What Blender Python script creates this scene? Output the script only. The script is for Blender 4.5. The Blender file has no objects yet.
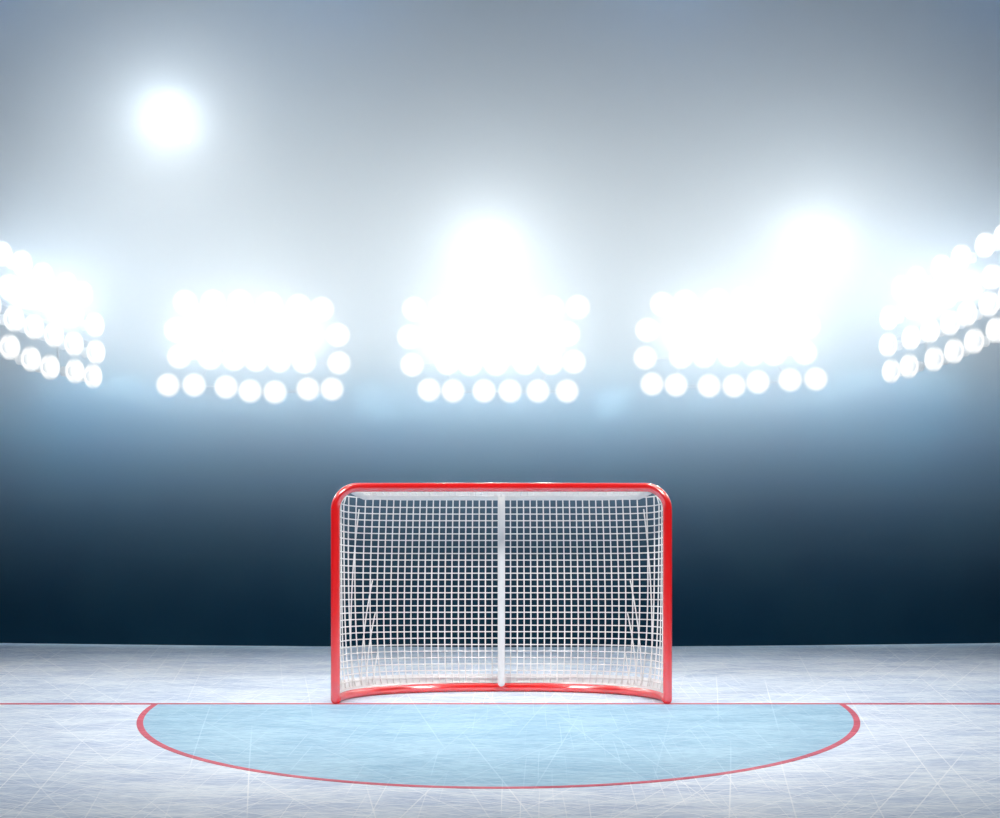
import bpy, bmesh, math, random
from mathutils import Vector, Matrix

random.seed(7)
S = bpy.context.scene
COL = S.collection
PI = math.pi

# ------------------------------------------------------------------ view
S.view_settings.view_transform = 'Standard'
S.view_settings.look = 'None'
S.view_settings.gamma = 1.0
S.view_settings.exposure = 0.0
S.view_settings.use_curve_mapping = False
S.cycles.use_denoising = True
S.cycles.max_bounces = 6
S.cycles.volume_bounces = 1
S.cycles.transparent_max_bounces = 12
S.cycles.sample_clamp_indirect = 6.0
S.cycles.volume_step_rate = 1.0
S.cycles.use_light_tree = True

F = 1810.0          # focal length in pixels of the 1000 px wide frame
HOR = 505.0         # picture row of the horizon
CAM_H = 1.0994      # eye height, m
GOAL_Y = 10.0       # goal line distance


def at(px, py, Y):
    """point at depth Y that the camera sees at px, py"""
    return Vector(((px - 500.0) * Y / F, Y, CAM_H + (HOR - py) * Y / F))


cam = bpy.data.cameras.new('camera')
cam.sensor_width = 36.0
cam.lens = 36.0 * F / 1000.0
cam.shift_y = (HOR - 409.0) / 1000.0
cam.clip_end = 200
co = bpy.data.objects.new('camera', cam)
co.location = (0, 0, CAM_H)
co.rotation_euler = (PI / 2, 0, 0)
COL.objects.link(co)
S.camera = co

# ------------------------------------------------------------------ helpers


def link(name, bm, mat=None, parent=None, smooth=True, loc=None):
    me = bpy.data.meshes.new(name)
    bmesh.ops.recalc_face_normals(bm, faces=bm.faces)
    bm.to_mesh(me)
    bm.free()
    if smooth:
        for p in me.polygons:
            p.use_smooth = True
    if mat:
        me.materials.append(mat)
    o = bpy.data.objects.new(name, me)
    COL.objects.link(o)
    if parent:
        o.parent = parent
    if loc is not None:
        o.location = loc
    return o


def empty(name, loc=(0, 0, 0), rot=(0, 0, 0)):
    o = bpy.data.objects.new(name, None)
    o.empty_display_size = 0.1
    o.location = loc
    o.rotation_euler = rot
    COL.objects.link(o)
    return o


def tag(o, label=None, cat=None, group=None, kind=None):
    if label:
        o['label'] = label
    if cat:
        o['category'] = cat
    if group:
        o['group'] = group
    if kind:
        o['kind'] = kind
    return o


def tube(bm, pts, r, n=12, caps=True, closed=False):
    """sweep a circle along pts (list of Vectors), parallel-transported"""
    pts = [Vector(p) for p in pts]
    N = len(pts)
    rr = r if isinstance(r, (list, tuple)) else [r] * N
    rings = []
    t0 = (pts[1] - pts[0]).normalized()
    up = Vector((0, 0, 1)) if abs(t0.z) < 0.9 else Vector((0, 1, 0))
    u = t0.cross(up).normalized()
    for i, p in enumerate(pts):
        if i == 0:
            t = pts[1] - pts[0]
        elif i == N - 1:
            t = pts[-1] - pts[-2]
        else:
            t = (pts[i + 1] - p).normalized() + (p - pts[i - 1]).normalized()
        t.normalize()
        u = (u - t * u.dot(t)).normalized()
        v = t.cross(u)
        rings.append([bm.verts.new(p + (u * math.cos(2 * PI * k / n) + v * math.sin(2 * PI * k / n)) * rr[i]) for k in range(n)])
    for a, b in zip(rings, rings[1:]):
        for k in range(n):
            bm.faces.new((a[k], a[(k + 1) % n], b[(k + 1) % n], b[k]))
    if caps:
        bm.faces.new(rings[0][::-1])
        bm.faces.new(rings[-1])


def round_cap_path(p_end, direction, r, steps=5):
    """points and radii that round off a tube end beyond p_end"""
    d = Vector(direction).normalized()
    P, R = [], []
    for i in range(1, steps + 1):
        a = i / steps * PI / 2 * 0.97
        P.append(Vector(p_end) + d * r * math.sin(a))
        R.append(r * math.cos(a))
    return P, R


def box(bm, c, s, rz=0.0):
    m = Matrix.Translation(c) @ Matrix.Rotation(rz, 4, 'Z') @ Matrix.Diagonal((s[0], s[1], s[2], 1))
    bmesh.ops.create_cube(bm, size=1.0, matrix=m)


# ------------------------------------------------------------------ materials
class N:
    def __init__(s, name):
        s.m = bpy.data.materials.new(name)
        s.m.use_nodes = True
        s.t = s.m.node_tree
        s.t.nodes.clear()
        s.out = s.t.nodes.new('ShaderNodeOutputMaterial')

    def n(s, typ, **kw):
        nd = s.t.nodes.new('ShaderNode' + typ)
        for k, v in kw.items():
            setattr(nd, k, v)
        return nd

    def l(s, a, b):
        s.t.links.new(a, b)

    def math(s, op, a, b=None, c=None, clamp=False):
        nd = s.n('Math', operation=op, use_clamp=clamp)
        for i, x in enumerate((a, b, c)):
            if x is None:
                continue
            if isinstance(x, (int, float)):
                nd.inputs[i].default_value = x
            else:
                s.l(x, nd.inputs[i])
        return nd.outputs[0]

    def mix(s, fac, a, b, mode='MIX'):
        nd = s.n('Mix', data_type='RGBA', blend_type=mode)
        for sock, x in ((nd.inputs[0], fac), (nd.inputs[6], a), (nd.inputs[7], b)):
            if isinstance(x, (int, float)):
                sock.default_value = x
            elif isinstance(x, tuple):
                sock.default_value = (*x, 1) if len(x) == 3 else x
            else:
                s.l(x, sock)
        return nd.outputs[2]

    def smooth(s, x, lo, hi, a=0.0, b=1.0):
        nd = s.n('MapRange', interpolation_type='SMOOTHSTEP')
        s.l(x, nd.inputs[0])
        for i, v in enumerate((lo, hi, a, b)):
            nd.inputs[i + 1].default_value = v
        return nd.outputs[0]


def ice_nodes(k):
    """skate scratches, cloudy patches and a fine grain, all in world metres"""
    geo = k.n('NewGeometry')
    pos = geo.outputs['Position']
    total = None

    def hash2(a, b, seed):
        cb = k.n('CombineXYZ')
        k.l(a, cb.inputs[0])
        if b is not None:
            k.l(b, cb.inputs[1])
        cb.inputs[2].default_value = seed
        wn = k.n('TexWhiteNoise', noise_dimensions='3D')
        k.l(cb.outputs[0], wn.inputs['Vector'])
        return wn.outputs['Value']

    # straight skate cuts: random segments in narrow lanes, one set per direction
    #          angle lanes/m segs/m width share bow
    layers = [(4, 7.0, .50, .0040, .40, .10), (21, 6.0, .45, .0034, .40, .12), (38, 5.0, .40, .0032, .38, .10),
              (55, 4.5, .38, .0030, .36, .12), (70, 4.0, .33, .0030, .34, .08), (83, 3.4, .30, .0028, .34, .08),
              (97, 3.4, .30, .0028, .34, .10), (112, 4.0, .33, .0030, .36, .12), (127, 5.0, .40, .0032, .38, .12),
              (144, 6.0, .45, .0034, .40, .12), (163, 7.0, .50, .0040, .40, .10),
              (12, 14.0, 1.3, .0030, .42, .15), (48, 11.0, 1.1, .0024, .40, .15), (89, 8.0, .9, .0020, .36, .15),
              (134, 11.0, 1.1, .0024, .40, .15), (168, 14.0, 1.3, .0030, .42, .15)]
    for i, (deg, f, g, wd, share, bow) in enumerate(layers):
        mp = k.n('Mapping')
        mp.inputs['Rotation'].default_value = (0, 0, math.radians(-deg))
        mp.inputs['Location'].default_value = (i * 3.71 + 20, i * 5.37 + 20, 0)
        k.l(pos, mp.inputs['Vector'])
        sp = k.n('SeparateXYZ')
        k.l(mp.outputs[0], sp.inputs[0])
        f *= 2.1
        u = k.math('MULTIPLY', sp.outputs[1], f)
        cell = k.math('FLOOR', u)
        h1 = hash2(cell, None, i * 1.37 + 0.5)
        t = k.math('ADD', k.math('MULTIPLY', sp.outputs[0], g), k.math('MULTIPLY', h1, 7.0))
        seg = k.math('FLOOR', t)
        ft = k.math('SUBTRACT', k.math('FRACT', t), 0.5)
        h2 = hash2(cell, seg, i * 2.11 + 0.9)
        h3 = hash2(cell, seg, i * 0.77 + 31.3)
        # centre of the cut inside its lane, tilted and slightly bowed
        c0 = k.math('ADD', k.math('MULTIPLY', h3, 0.5), 0.25)
        tilt = k.math('MULTIPLY', ft, k.math('MULTIPLY', k.math('SUBTRACT', h3, 0.5), 0.45))
        bw = k.math('MULTIPLY', k.math('MULTIPLY', ft, ft), k.math('MULTIPLY', k.math('SUBTRACT', h1, 0.5), bow * 4))
        cc = k.math('ADD', c0, k.math('ADD', tilt, bw))
        d = k.math('ABSOLUTE', k.math('SUBTRACT', k.math('FRACT', u), cc))
        ln = k.smooth(d, 0.0, wd * f * 1.6, 1.0, 0.0)
        fade = k.smooth(k.math('ABSOLUTE', ft), 0.20, 0.48, 1.0, 0.0)
        on = k.smooth(h2, 1.0 - share * 2.1, 1.0, 0.0, 1.0)
        v = k.math('MULTIPLY', k.math('MULTIPLY', ln, fade), on)
        total = v if total is None else k.math('ADD', total, v, clamp=True)
    # cloudy patches, drawn out sideways
    mp = k.n('Mapping')
    mp.inputs['Scale'].default_value = (1.2, 2.2, 1)
    k.l(pos, mp.inputs['Vector'])
    cl = k.n('TexNoise')
    cl.inputs['Scale'].default_value = 1.6
    cl.inputs['Detail'].default_value = 8.0
    cl.inputs['Roughness'].default_value = 0.68
    k.l(mp.outputs[0], cl.inputs['Vector'])
    gr = k.n('TexNoise')
    mp3 = k.n('Mapping')
    mp3.inputs['Scale'].default_value = (14, 22, 1)
    mp3.inputs['Rotation'].default_value = (0, 0, 0.12)
    k.l(pos, mp3.inputs['Vector'])
    k.l(mp3.outputs[0], gr.inputs['Vector'])
    gr.inputs['Scale'].default_value = 1.0
    gr.inputs['Detail'].default_value = 5.0
    gr.inputs['Roughness'].default_value = 0.7
    return total, cl.outputs[0], gr.outputs[0]


def ice_like(name, dark, mid, scratch, amt=0.6):
    k = N(name)
    sc, cl, gr = ice_nodes(k)
    c = k.mix(k.smooth(cl, 0.36, 0.62), dark, mid)
    g2 = k.mix(k.smooth(gr, 0.30, 0.70), (0.82, 0.85, 0.90), (1.12, 1.10, 1.07))
    c = k.mix(1.0, c, g2, 'MULTIPLY')
    c = k.mix(k.math('MULTIPLY', sc, amt), c, scratch)
    b = k.n('BsdfPrincipled')
    k.l(c, b.inputs['Base Color'])
    b.inputs['Roughness'].default_value = 0.55
    b.inputs['Specular IOR Level'].default_value = 0.12
    bp = k.n('Bump')
    bp.inputs['Strength'].default_value = 0.15
    bp.inputs['Distance'].default_value = 0.004
    k.l(gr, bp.inputs['Height'])
    k.l(bp.outputs[0], b.inputs['Normal'])
    k.l(b.outputs[0], k.out.inputs['Surface'])
    return k.m


def plain(name, col, rough=0.5, spec=0.5, metal=0.0, coat=0.0, coat_ior=1.5, noise=0.0, nscale=20):
    k = N(name)
    b = k.n('BsdfPrincipled')
    b.inputs['Roughness'].default_value = rough
    b.inputs['Specular IOR Level'].default_value = spec
    b.inputs['Metallic'].default_value = metal
    b.inputs['Coat Weight'].default_value = coat
    b.inputs['Coat IOR'].default_value = coat_ior
    b.inputs['Coat Roughness'].default_value = 0.15
    nz = k.n('TexNoise')
    tc = k.n('TexCoord')
    k.l(tc.outputs['Object'], nz.inputs['Vector'])
    nz.inputs['Scale'].default_value = nscale
    nz.inputs['Detail'].default_value = 4
    hi = tuple(min(1, c * (1 + noise)) for c in col)
    lo = tuple(c * (1 - noise) for c in col)
    k.l(k.mix(nz.outputs[0], lo, hi), b.inputs['Base Color'])
    k.l(b.outputs[0], k.out.inputs['Surface'])
    return k.m


M_ICE = ice_like('scratched_ice', (0.46, 0.56, 0.72), (0.67, 0.755, 0.85), (0.95, 0.97, 1.0), 0.75)
M_CREASE = ice_like('blue_crease_paint', (0.24, 0.43, 0.58), (0.32, 0.52, 0.65), (0.62, 0.80, 0.90), 0.40)
M_LINE = ice_like('red_line_paint', (0.50, 0.05, 0.095), (0.62, 0.08, 0.13), (0.80, 0.36, 0.42), 0.28)
M_RED = plain('red_gloss_enamel', (0.86, 0.002, 0.002), 0.35, 0.3, coat=1.0, coat_ior=2.6, noise=0.02)
M_WHITE = plain('white_gloss_enamel', (0.86, 0.86, 0.86), 0.3, 0.5, coat=0.3, noise=0.02)
M_CORD = plain('white_net_cord', (0.88, 0.86, 0.85), 0.8, 0.1, noise=0.05, nscale=60)
M_SKIRT = plain('white_canvas', (0.97, 0.97, 0.97), 0.85, 0.1, noise=0.03, nscale=30)
M_STEEL = plain('grey_painted_steel', (0.22, 0.25, 0.29), 0.7, 0.1, noise=0.04)
M_HOUSING = plain('pale_metal_housing', (0.75, 0.78, 0.8), 0.5, 0.3, noise=0.03)

# dark blue matt wall, faintly mottled
k = N('dark_blue_wall')
b = k.n('BsdfPrincipled')
b.inputs['Roughness'].default_value = 0.9
b.inputs['Specular IOR Level'].default_value = 0.05
geo = k.n('NewGeometry')
nz = k.n('TexNoise')
nz.inputs['Scale'].default_value = 1.6
nz.inputs['Detail'].default_value = 1
k.l(geo.outputs['Position'], nz.inputs['Vector'])
k.l(k.mix(k.smooth(nz.outputs[0], 0.3, 0.7), (0.007, 0.034, 0.062), (0.010, 0.040, 0.067)), b.inputs['Base Color'])
k.l(b.outputs[0], k.out.inputs['Surface'])
M_WALL = k.m


def lens_mat(name, power, base, r, inner, outer):
    """lamp lens: hottest at its centre, dimmer toward the rim (local disc radius r)"""
    k = N(name)
    tc = k.n('TexCoord')
    sep = k.n('SeparateXYZ')
    k.l(tc.outputs['Object'], sep.inputs[0])
    rad = k.math('SQRT', k.math('ADD', k.math('POWER', sep.outputs[0], 2.0), k.math('POWER', sep.outputs[2], 2.0)))
    st = k.smooth(rad, r * inner, r * outer, power, base)
    e = k.n('Emission')
    e.inputs['Color'].default_value = (0.93, 0.97, 1.0, 1)
    k.l(st, e.inputs['Strength'])
    tr = k.n('BsdfTransparent')
    mx = k.n('MixShader')
    k.l(k.smooth(rad, r * 0.52, r * 1.0, 0.0, 1.0), mx.inputs[0])
    k.l(e.outputs[0], mx.inputs[1])
    k.l(tr.outputs[0], mx.inputs[2])
    k.l(mx.outputs[0], k.out.inputs['Surface'])
    return k.m


LAMP_R = 0.102
M_LENS = lens_mat('floodlight_lens', 1.25, 0.95, LAMP_R, 0.72, 1.0)
BIG_R = 0.17
M_BIGLENS = lens_mat('large_floodlight_lens', 3.0, 1.0, BIG_R, 0.3, 1.0)

# ------------------------------------------------------------------ ice floor and wall
def wall_y(x):
    return 14.0 + 0.40 * min(1.6, (abs(x) / 3.9)) ** 1.6


bm = bmesh.new()
xs = [-9 + 18 * i / 60 for i in range(61)]
top = []
for x in xs:
    top.append((x, wall_y(x) + 0.1))
vt = [bm.verts.new((x, y, 0)) for x, y in top] + [bm.verts.new((9, -3, 0)), bm.verts.new((-9, -3, 0))]
f = bm.faces.new(vt)
ext = bmesh.ops.extrude_face_region(bm, geom=[f])
for v in ext['geom']:
    if isinstance(v, bmesh.types.BMVert):
        v.co.z = -0.08
floor = link('floor', bm, M_ICE, smooth=False)
tag(floor, kind='structure')

bm = bmesh.new()
prev = None
ZT = 5.28
for x in xs:
    y = wall_y(x)
    q = [bm.verts.new(p) for p in ((x, y, 0), (x, y, ZT), (x, y + 0.25, ZT), (x, y + 0.25, 0))]
    if prev:
        for a in range(4):
            bm.faces.new((prev[a], prev[(a + 1) % 4], q[(a + 1) % 4], q[a]))
    else:
        bm.faces.new(q)
    prev = q
bm.faces.new(prev[::-1])
wall = link('wall_back', bm, M_WALL, smooth=False)
tag(wall, kind='structure')

# ------------------------------------------------------------------ markings in the ice
def slab(bm, ring, z0, z1):
    lo = [bm.verts.new((x, y, z0)) for x, y in ring]
    hi = [bm.verts.new((x, y, z1)) for x, y in ring]
    bm.faces.new(hi)
    bm.faces.new(lo[::-1])
    n = len(ring)
    for i in range(n):
        bm.faces.new((lo[i], lo[(i + 1) % n], hi[(i + 1) % n], hi[i]))


bm = bmesh.new()
LW = 0.027
slab(bm, [(-8.5, GOAL_Y - LW), (8.5, GOAL_Y - LW), (8.5, GOAL_Y + LW), (-8.5, GOAL_Y + LW)], 0.0, 0.0022)
gl = link('goal_line', bm, M_LINE, smooth=False)
tag(gl, 'thin straight red goal line painted across the ice under the net', 'ice marking')

CX = -0.008
AX, BY = 1.908, 2.99
crease_root = empty('goal_crease', (CX, GOAL_Y, 0))
tag(crease_root, 'light blue goal crease bordered by a curved red line before the net', 'ice marking')
arc_o = [(AX * math.cos(a), -BY * math.sin(a)) for a in [PI * i / 120 for i in range(121)]]
tw = 0.034
ai, bi = AX - 0.032, BY - 0.042
# inner arc, cut at the goal line
arc_i = [(ai * math.cos(a), -bi * math.sin(a)) for a in [PI * i / 120 for i in range(121)]]
bm = bmesh.new()
slab(bm, [(x, min(y, -LW)) for x, y in arc_i], 0.0, 0.0012)
link('crease_fill', bm, M_CREASE, crease_root, smooth=False)
bm = bmesh.new()
lo0 = None
for i in range(121):
    (x1, y1), (x2, y2) = arc_o[i], arc_i[i]
    y1, y2 = min(y1, -LW), min(y2, -LW)
    q = [bm.verts.new((x1, y1, 0.0)), bm.verts.new((x1, y1, 0.0022)), bm.verts.new((x2, y2, 0.0022)), bm.verts.new((x2, y2, 0.0))]
    if lo0:
        for a in range(4):
            bm.faces.new((lo0[a], lo0[(a + 1) % 4], q[(a + 1) % 4], q[a]))
    lo0 = q
tag(link('crease_outline', bm, M_LINE, crease_root, smooth=False), 'red curved crease line')

# ------------------------------------------------------------------ the goal
GX = 0.008
goal = empty('hockey_goal', (GX, GOAL_Y, 0))
tag(goal, 'red and white ice hockey goal with white net standing on the goal line', 'hockey goal')
R = 0.0252
HW = 0.9175       # post centre line
ZC = 1.197        # crossbar centre line
CR = 0.122        # corner radius
# posts, from the foot to where the bend begins
for s in (-1, 1):
    bm = bmesh.new()
    cp, cr = round_cap_path((s * HW, 0, R), (0, 0, -1), R)
    pts = cp[::-1] + [Vector((s * HW, 0, R + (ZC - CR - R) * i / 8)) for i in range(9)]
    tube(bm, pts, cr[::-1] + [R] * 9, 24, caps=False)
    bm.faces.new(list(bm.verts)[:24][::-1])
    link('post', bm, M_RED, goal)
bm = bmesh.new()
pts = []
for i in range(13):
    a = PI - PI / 2 * i / 12
    pts.append((-HW + CR + CR * math.cos(a), 0, ZC - CR + CR * math.sin(a)))
for i in range(1, 12):
    pts.append((-HW + CR + (2 * HW - 2 * CR) * i / 12, 0, ZC))
for i in range(13):
    a = PI / 2 - PI / 2 * i / 12
    pts.append((HW - CR + CR * math.cos(a), 0, ZC - CR + CR * math.sin(a)))
tube(bm, pts, R, 24, caps=False)
link('crossbar', bm, M_RED, goal)

DB, DT = 0.668, 0.47   # depth at the ice, depth at the top
ZTOP = 1.147


def sup(a, d, n, t):
    """plan of the net: t in [-1, 1], -1 left post, 0 rear centre"""
    ph = (1 - (t + 1) / 2) * PI
    c, s_ = math.cos(ph), math.sin(ph)
    return (math.copysign(abs(c) ** (2 / n), c) * a, abs(s_) ** (2 / n) * d)


def plan_pts(z):
    """dense plan polyline of the net at height fraction, and arc lengths from the centre"""
    w = max(0.0, min(1.0, z / ZTOP))
    d = DB + (DT - DB) * w - 0.0
    n = 2.35 + (6.0 - 2.35) * (w ** 0.75)
    a = HW - 0.004
    M = 240
    P = [sup(a, d, n, -1 + 2 * i / M) for i in range(M + 1)]
    return P


def arc_param(P):
    L = [0.0]
    for p, q in zip(P, P[1:]):
        L.append(L[-1] + math.hypot(q[0] - p[0], q[1] - p[1]))
    return L


def sample(P, L, s):
    """point at arc length s from the start"""
    s = max(0.0, min(L[-1], s))
    lo, hi = 0, len(L) - 1
    while hi - lo > 1:
        m = (lo + hi) // 2
        if L[m] <= s:
            lo = m
        else:
            hi = m
    f = (s - L[lo]) / max(1e-9, L[hi] - L[lo])
    return (P[lo][0] + (P[hi][0] - P[lo][0]) * f, P[lo][1] + (P[hi][1] - P[lo][1]) * f)


def net_z(zf, d):
    """cords hang a little lower at the rear than where they are tied to the posts"""
    return zf


_cache = {}


def net_point(fr, z):
    """fr in [0,1] along the plan, z = height at the rear; the cord climbs toward the posts"""
    key = round(z, 4)
    if key not in _cache:
        P = plan_pts(z)
        _cache[key] = (P, arc_param(P))
    P, L = _cache[key]
    x, d = sample(P, L, fr * L[-1])
    dm = DB + (DT - DB) * max(0.0, min(1.0, z / ZTOP))
    lift = (1 - d / dm) * 0.052 * (z / ZTOP)
    zz = min(z + lift, ZC - 0.006)
    if zz > ZC - CR:
        xm = HW - CR + math.sqrt(max(0.0, CR * CR - (zz - ZC + CR) ** 2)) - 0.004
        x = math.copysign(min(abs(x), xm), x)
    return Vector((x, d, zz))


# base rail: plan sup() with n 2.35
bm = bmesh.new()
P = plan_pts(0.0)
L = arc_param(P)
pts = []
for i in range(97):
    x, d = sample(P, L, L[-1] * i / 96)
    pts.append((math.copysign(min(abs(x), HW), x), d, R))
tube(bm, pts, R, 20)
link('base_rail', bm, M_RED, goal)

# lacing bar on top of the rail
bm = bmesh.new()
pts = []
for i in range(2, 95):
    x, d = sample(P, L, L[-1] * i / 96)
    pts.append((x * 0.996, d * 1.005 + 0.004, 2 * R + 0.001))
tube(bm, pts, 0.0065, 8)
tag(link('lacing_bar', bm, M_WHITE, goal), 'thin white lacing bar')

# white top frame: from the corners of the crossbar back and across
bm = bmesh.new()
BX = 0.765
pts = [(-HW + 0.085, 0.015, ZC - 0.010), (-HW + 0.10, 0.16, ZC - 0.024), (-HW + 0.115, DT - 0.14, ZTOP + 0.012)]
for i in range(7):
    a = PI - PI / 2 * i / 6
    pts.append((-BX + 0.09 + 0.09 * math.cos(a) - 0.02, DT - 0.09 + 0.09 * math.sin(a), ZTOP + 0.003))
for i in range(1, 12):
    pts.append((-BX + 0.07 + (2 * BX - 0.14) * i / 12, DT, ZTOP))
for p in [p for p in pts[:10]][::-1]:
    pts.append((-p[0], p[1], p[2]))
tube(bm, pts, 0.0215, 18)
tag(link('top_frame', bm, M_WHITE, goal), 'white rear top bar')

# white upright from the top bar down to the base rail
bm = bmesh.new()
a0 = Vector((0, DT - 0.045, ZTOP + 0.036))
a1 = Vector((0, DB - 0.050, 0.056))
cp, cr = round_cap_path(a1, a1 - a0, 0.0215)
pts = [a0 + (a1 - a0) * i / 8 for i in range(9)]
tube(bm, pts + cp, [0.0215] * 9 + cr, 20)
tag(link('centre_upright', bm, M_WHITE, goal), 'white centre upright')

# netting
bm = bmesh.new()
CORD = 0.0037
zs = [ZTOP - 0.010] + [1.085 - 0.0383 * i for i in range(27)] + [0.056]
for z in zs:
    tube(bm, [net_point(i / 84, z) for i in range(85)], CORD, 6)
Pm = plan_pts(0.6)
Lm = arc_param(Pm)


def fr_of_x(x):
    for a in range(len(Pm) - 1):
        if Pm[a][0] <= x <= Pm[a + 1][0]:
            f = (x - Pm[a][0]) / max(1e-9, Pm[a + 1][0] - Pm[a][0])
            return (Lm[a] + (Lm[a + 1] - Lm[a]) * f) / Lm[-1]
    return 0.0


frs = []
x = 0.054
while x < 0.81:
    frs.append(fr_of_x(x))
    x += 0.0393
last = frs[-1]
for q in range(1, 9):
    frs.append(last + (1 - last) * q / 8.6)
frs += [1 - f for f in frs]
for fr in frs:
    tube(bm, [net_point(fr, ZTOP - 0.01 - (ZTOP - 0.065) * i / 22) for i in range(23)], CORD, 6)
# extra cords that start on the rear corner and fan forward to the foot of the side panel
for s in (-1, 1):
    for (z0, f0, z1, f1) in ((1.07, 0.178, 0.06, 0.140), (0.66, 0.215, 0.06, 0.172), (0.47, 0.222, 0.06, 0.186), (0.25, 0.226, 0.06, 0.205)):
        q = []
        for i in range(17):
            t = i / 16
            fr = f0 + (f1 - f0) * t
            if s > 0:
                fr = 1 - fr
            p = net_point(fr, z0 + (z1 - z0) * t)
            p.y -= 0.012
            q.append(p)
        tube(bm, q, CORD, 6)
# roof panel of the net
for j in range(1, 44):
    x = -HW + 0.10 + (2 * HW - 0.20) * j / 44
    tube(bm, [(x, 0.012, ZC - 0.005), (x, DT * 0.5, (ZC + ZTOP) / 2 - 0.006), (x, DT, ZTOP + 0.008)], CORD * 0.8, 5)
for j in range(1, 12):
    y = DT * j / 12
    z = ZC - 0.005 + (ZTOP + 0.008 - ZC + 0.005) * j / 12
    tube(bm, [(-HW + 0.10, y, z), (HW - 0.10, y, z)], CORD * 0.8, 5)
tag(link('netting', bm, M_CORD, goal), 'white square mesh netting')

# white canvas skirt along the rail, outside the cords
bm = bmesh.new()
prev = None
for i in range(97):
    fr = i / 96
    q = []
    for z, o in ((0.050, 0.018), (0.075, 0.020), (0.105, 0.018), (0.105, 0.022), (0.075, 0.024), (0.050, 0.022)):
        p = net_point(fr, z)
        c = Vector((0, 0.1, 0))
        d = Vector((p.x, p.y - 0.1, 0)).normalized()
        q.append(bm.verts.new((p.x + d.x * o * 0.35, p.y + d.y * o, p.z)))
    if prev:
        for a in range(6):
            bm.faces.new((prev[a], prev[(a + 1) % 6], q[(a + 1) % 6], q[a]))
    else:
        bm.faces.new(q)
    prev = q
bm.faces.new(prev[::-1])
tag(link('skirt', bm, M_SKIRT, goal, smooth=False), 'white canvas skirt')

# ------------------------------------------------------------------ floodlight banks
def lens_bm(r, t=0.35, seg=28):
    bm = bmesh.new()
    bmesh.ops.create_uvsphere(bm, u_segments=seg, v_segments=12, radius=r, matrix=Matrix.Rotation(PI / 2, 4, 'X'))
    for v in bm.verts:
        v.co.y *= t
    return bm


def housing_bm(r, depth):
    """short reflector can behind the lens: tapered, with a small heat-sink knob"""
    bm = bmesh.new()
    prof = [(r * 0.38, 0.004), (r * 0.38, 0.02), (r * 0.37, depth * 0.6), (r * 0.36, depth * 0.8), (r * 0.34, depth)]
    rings = []
    for rr, y in prof:
        rings.append([bm.verts.new((rr * math.cos(2 * PI * a / 20), y, rr * math.sin(2 * PI * a / 20))) for a in range(20)])
    for a, b_ in zip(rings, rings[1:]):
        for q in range(20):
            bm.faces.new((a[q], a[(q + 1) % 20], b_[(q + 1) % 20], b_[q]))
    bm.faces.new(rings[0])
    bm.faces.new(rings[-1][::-1])
    return bm


_l = link('lens', lens_bm(LAMP_R), M_LENS)
LENS_ME = _l.data
bpy.data.objects.remove(_l)
_h = link('lamp', housing_bm(LAMP_R, 0.11), M_HOUSING)
HOUSE_ME = _h.data
bpy.data.objects.remove(_h)

BANKS = [
    # name of place, pixel anchor, plane (point px, Y, angle of the facing direction from -y), lamps
    ('left edge of the photo, cut off by it', (46, 315), 12.45, 64, [
        [(2, 254), (22, 263), (43, 275), (67, 285), (83, 294)],
        [(9, 287), (32, 296), (54, 306), (74, 314), (95, 325)],
        [(-9, 305), (14, 319), (34, 327), (54, 335), (74, 344), (96, 352)],
        [(-12, 336), (10, 347), (31, 359), (50, 367), (75, 371), (93, 376)]]),
    ('second from left', (253, 345), 13.35, 3, [
        [(185, 302), (213, 302), (240, 302), (270, 304), (299, 306), (322, 309)],
        [(176, 330), (199, 331), (228, 331), (253, 332), (279, 333), (304, 334), (338, 335)],
        [(179, 357), (210, 358), (234, 359), (256, 360), (279, 361), (304, 362), (339, 363)],
        [(168, 385), (194, 385), (226, 387), (250, 391), (275, 392), (308, 389), (332, 389)]]),
    ('middle one', (494, 350), 13.35, 0, [
        [(414, 309), (441, 308), (471, 307), (497, 307), (521, 307), (552, 308), (578, 307)],
        [(409, 337), (444, 337), (471, 337), (496, 336), (515, 335), (539, 335), (568, 334)],
        [(412, 365), (447, 363), (470, 364), (496, 364), (525, 363), (551, 363), (574, 362)],
        [(429, 390), (453, 391), (484, 391), (510, 391), (538, 391), (567, 391)]]),
    ('second from right', (730, 343), 13.35, -3, [
        [(662, 304), (685, 302), (717, 301), (743, 299), (770, 298), (802, 298)],
        [(647, 330), (682, 329), (704, 328), (728, 328), (757, 328), (786, 327), (808, 326)],
        [(645, 358), (681, 357), (704, 356), (730, 355), (753, 354), (774, 354), (805, 353)],
        [(652, 384), (676, 385), (709, 386), (734, 386), (758, 382), (790, 380), (816, 379)]]),
    ('right edge of the photo, cut off by it', (944, 310), 12.45, -64, [
        [(901, 288), (916, 279), (941, 267), (961, 257), (985, 245), (1004, 236)],
        [(889, 318), (913, 307), (927, 302), (948, 295), (970, 286), (992, 277)],
        [(888, 345), (911, 338), (930, 331), (950, 323), (967, 314), (989, 304)],
        [(891, 371), (909, 366), (934, 359), (954, 351), (974, 341), (996, 330)]]),
]
BANK_LABELS = [
    'leftmost bank of round floodlights, turned inward and cut by the photo edge',
    'bank of four rows of glowing round floodlights, second from the left',
    'middle bank of glowing round floodlights, above the hockey goal',
    'bank of four rows of glowing round floodlights, second from the right',
    'rightmost bank of round floodlights, turned inward and cut by the photo edge',
]

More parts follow.
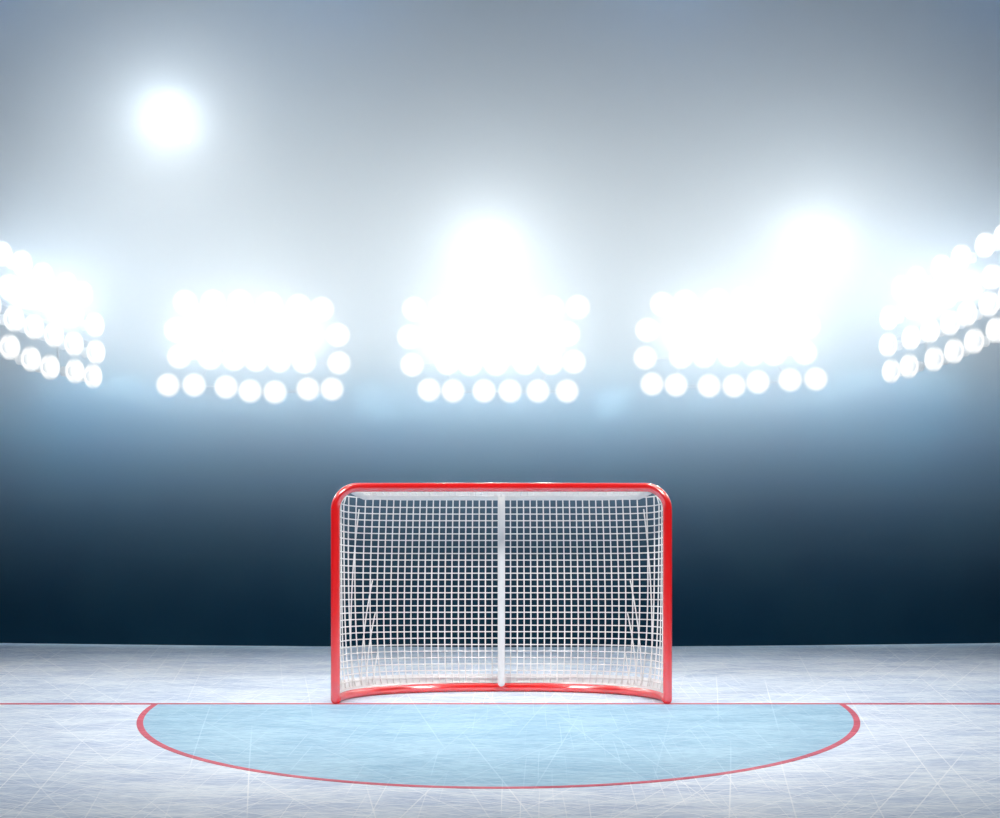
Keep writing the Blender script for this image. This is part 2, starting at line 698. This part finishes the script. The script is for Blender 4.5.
LIGHTS = []
for (where, anc, Y, ang, rows), lab in zip(BANKS, BANK_LABELS):
    c = at(anc[0], anc[1], Y)
    th = math.radians(ang)
    nrm = Vector((math.sin(th), -math.cos(th), 0))      # the way the bank faces
    root = empty('floodlight_bank', c, (0, 0, th))
    tag(root, lab, 'floodlights', 'banks of floodlights around the arena')
    cam_p = Vector((0, 0, CAM_H))
    inv = Matrix.Rotation(-th, 3, 'Z')
    rowpts = []
    for row in rows:
        rp = []
        if abs(ang) > 30:                       # the outer banks run on past the photo's edge
            row = sorted(row, key=lambda q: abs(q[0] - 500))
            (xa, ya), (xb, yb) = row[-3], row[-1]
            for e in (1, 2):
                row.append((row[-1][0] + (xb - xa) / 2, row[-1][1] + (yb - ya) / 2))
        for px, py in row:
            d = at(px, py, 1.0) - cam_p
            t = (c - cam_p).dot(nrm) / d.dot(nrm)
            lp = inv @ (cam_p + d * t - c)
            rp.append(lp)
            h = bpy.data.objects.new('lamp', HOUSE_ME)
            h.location = lp
            h.parent = root
            COL.objects.link(h)
            le = bpy.data.objects.new('lens', LENS_ME)
            le.parent = h
            COL.objects.link(le)
        rowpts.append(rp)
    # rack: one rail behind each row, two uprights, two arms back to the wall
    bm = bmesh.new()
    for rp in rowpts:
        tube(bm, [p + Vector((0, 0.125, 0)) for p in rp], 0.008, 8)
    for u in (1, -2):
        tube(bm, [rp[u] + Vector((0, 0.145, 0)) for rp in rowpts], 0.009, 8)
    link('rack', bm, M_STEEL, root)
    for u in (1, -2):
        p = (rowpts[1][u] + rowpts[2][u]) / 2 + Vector((0, 0.15, 0))
        wp = c + Matrix.Rotation(th, 3, 'Z') @ p
        bm = bmesh.new()
        tgt = Vector((wp.x, wall_y(wp.x), wp.z))
        q = inv @ (tgt - c)
        tube(bm, [p, p + (q - p) * 0.985], 0.012, 10)
        link('wall_arm', bm, M_STEEL, root)
    LIGHTS.append((c, nrm, rowpts, th))

# ------------------------------------------------------------------ three large floodlights
BIG = [((168, 118), 'single large glaring floodlight high up at the upper left', 0.85),
       ((487, 250), 'single large glaring floodlight just above the middle lamp bank', 0.6),
       ((815, 245), 'single large glaring floodlight above the lamp bank second from right', 0.6)]
big_pos = []
for (px, lab, w) in BIG:
    c = at(px[0], px[1], 13.3)
    root = empty('large_floodlight', c)
    tag(root, lab, 'floodlight', 'large single floodlights')
    h = link('housing', housing_bm(BIG_R, 0.2), M_HOUSING, root)
    le = link('lens', lens_bm(BIG_R, 0.4), M_BIGLENS, root)
    bm = bmesh.new()
    tube(bm, [(0, 0.19, 0), (0, wall_y(c.x) - c.y - 0.004, 0)], 0.013, 10)
    link('wall_arm', bm, M_STEEL, root)
    big_pos.append((c, w))

# ------------------------------------------------------------------ haze around the floodlights
k = N('arena_haze')
geo = k.n('NewGeometry')
sep = k.n('SeparateXYZ')
k.l(geo.outputs['Position'], sep.inputs[0])
dens = k.math('POWER', k.math('DIVIDE', k.math('MAXIMUM', sep.outputs[2], 0.0), 2.1, clamp=True), 3.4)
dd = k.math('MULTIPLY', dens, k.smooth(sep.outputs[2], 2.9, 5.0, 0.43, 0.27))
vs = k.n('VolumeScatter')
vs.inputs['Color'].default_value = (0.70, 0.85, 1.0, 1)
vs.inputs['Anisotropy'].default_value = 0.0
k.l(dd, vs.inputs['Density'])
k.l(vs.outputs[0], k.out.inputs['Volume'])
k.m.cycles.volume_step_rate = 2.0
bm = bmesh.new()
box(bm, (0, 12.45, 2.64), (17.5, 2.95, 5.24))
hz = link('haze', bm, k.m, smooth=False)
tag(hz, 'pale luminous haze hanging around the floodlights below the roof', 'haze', kind='stuff')

# ------------------------------------------------------------------ lights
def point(loc, power, r=0.05, col=(0.93, 0.97, 1.0), aim=None, aperture=158, blend=1.0):
    d = bpy.data.lights.new('flood', 'SPOT' if aim else 'POINT')
    d.energy = power
    d.shadow_soft_size = r
    d.color = col
    o = bpy.data.objects.new('flood_light', d)  # shared by the visible lamps and the added unseen fills
    o.location = loc
    if aim:
        d.spot_size = math.radians(aperture)
        d.spot_blend = blend
        o.rotation_euler = aim.to_track_quat('-Z', 'Y').to_euler()
    COL.objects.link(o)
    return o


for (c, nrm, rowpts, th) in LIGHTS:
    rot = Matrix.Rotation(th, 3, 'Z')
    side = abs(th) > 0.5
    xsr = [p.x for rp in rowpts for p in rp]
    x0, x1 = min(xsr), max(xsr)
    for f in ((0.2, 0.5, 0.8) if not side else (-0.55, -0.1, 0.3, 0.55)):
        if th < -0.5:
            f = 1 - f
        xx = x0 + (x1 - x0) * f
        zz = 0.0 if abs(th) < 0.5 else -(xx - (x0 + x1) / 2) * 0.15 * (1 if th > 0 else -1)
        point(rot @ Vector((xx, -0.13, zz)) + c, 48 if side else 76, 0.06, aim=nrm + Vector((0, 0, 0.30)))
    for f in (-0.15, 0.11, 0.37, 0.63, 0.89, 1.15):
        p = rot @ Vector((x0 + (x1 - x0) * f, 0, -0.38)) + c
        p.y = wall_y(p.x) - 0.45
        point(p, 14, 0.10, (0.55, 0.85, 1.0), aim=Vector((0, 1, 0.0)), aperture=178, blend=0.5)  # added blue wash that brightens the wall; no fixture here
for sx in (-1, 1):
    for xx in (3.5, 4.1, 4.7):
        point((sx * xx, wall_y(xx) - 0.45, 1.95), 15, 0.10, (0.55, 0.85, 1.0), aim=Vector((0, 1, 0)), aperture=178, blend=0.5)  # more added wall wash toward the sides, without fixtures
    point((sx * 4.1, 12.3, 2.05), 42, 0.06, aim=Vector((-sx * 0.6, -1, 0.2)))  # extra out-of-frame light, added to brighten the outer haze
for c, w in big_pos:
    point(c + (Vector((0, 0, CAM_H)) - c).normalized() * 0.22, 75 * w, 0.06)


def area(loc, target, sx, sy, power, spread, col=(1, 1, 1)):
    d = bpy.data.lights.new('roof_light', 'AREA')
    d.shape = 'RECTANGLE'
    d.size = sx
    d.size_y = sy
    d.energy = power
    d.spread = math.radians(spread)
    d.color = col
    o = bpy.data.objects.new('roof_light', d)
    o.location = loc
    v = Vector(target) - Vector(loc)
    o.rotation_euler = v.to_track_quat('-Z', 'Y').to_euler()
    COL.objects.link(o)
    return o


for sx in (-1, 1):
    area((sx * 3.8, 8.4, 9.0), (sx * 3.8, 9.2, 0), 3.0, 0.6, 95, 96, (0.98, 0.99, 1.0))  # unseen overhead key, added to light the ice
    area((sx * 6.0, 2.0, 6.5), (0, 9.1, 0.4), 2.0, 1.2, 25, 28, (1.0, 0.98, 0.96))  # unseen side fill, added to brighten the front of the goal
for x in (-6, -3.6, -1.2, 1.2, 3.6, 6):
    point((x, 12.6, 5.1), 22, 0.1, (0.22, 0.52, 1.0))  # blue lights added out of view to tint the upper haze

area((0, 11.8, 5.10), (0, 11.8, 0), 13.0, 0.3, 27, 32)  # unseen strip added to brighten the ice behind the goal

# unseen slab, added to block the overhead fill from the foot of the wall
bm = bmesh.new()
box(bm, (0, 12.5, 5.36), (18.0, 4.2, 0.16))
box(bm, (0, 10.42, 5.30), (18.0, 0.12, 0.32))
tag(link('ceiling', bm, M_WALL, smooth=False), kind='structure')

w = bpy.data.worlds.new('world')
S.world = w
w.use_nodes = True
bgd = w.node_tree.nodes['Background']
bgd.inputs[0].default_value = (0.05, 0.09, 0.15, 1)
bgd.inputs[1].default_value = 0.12
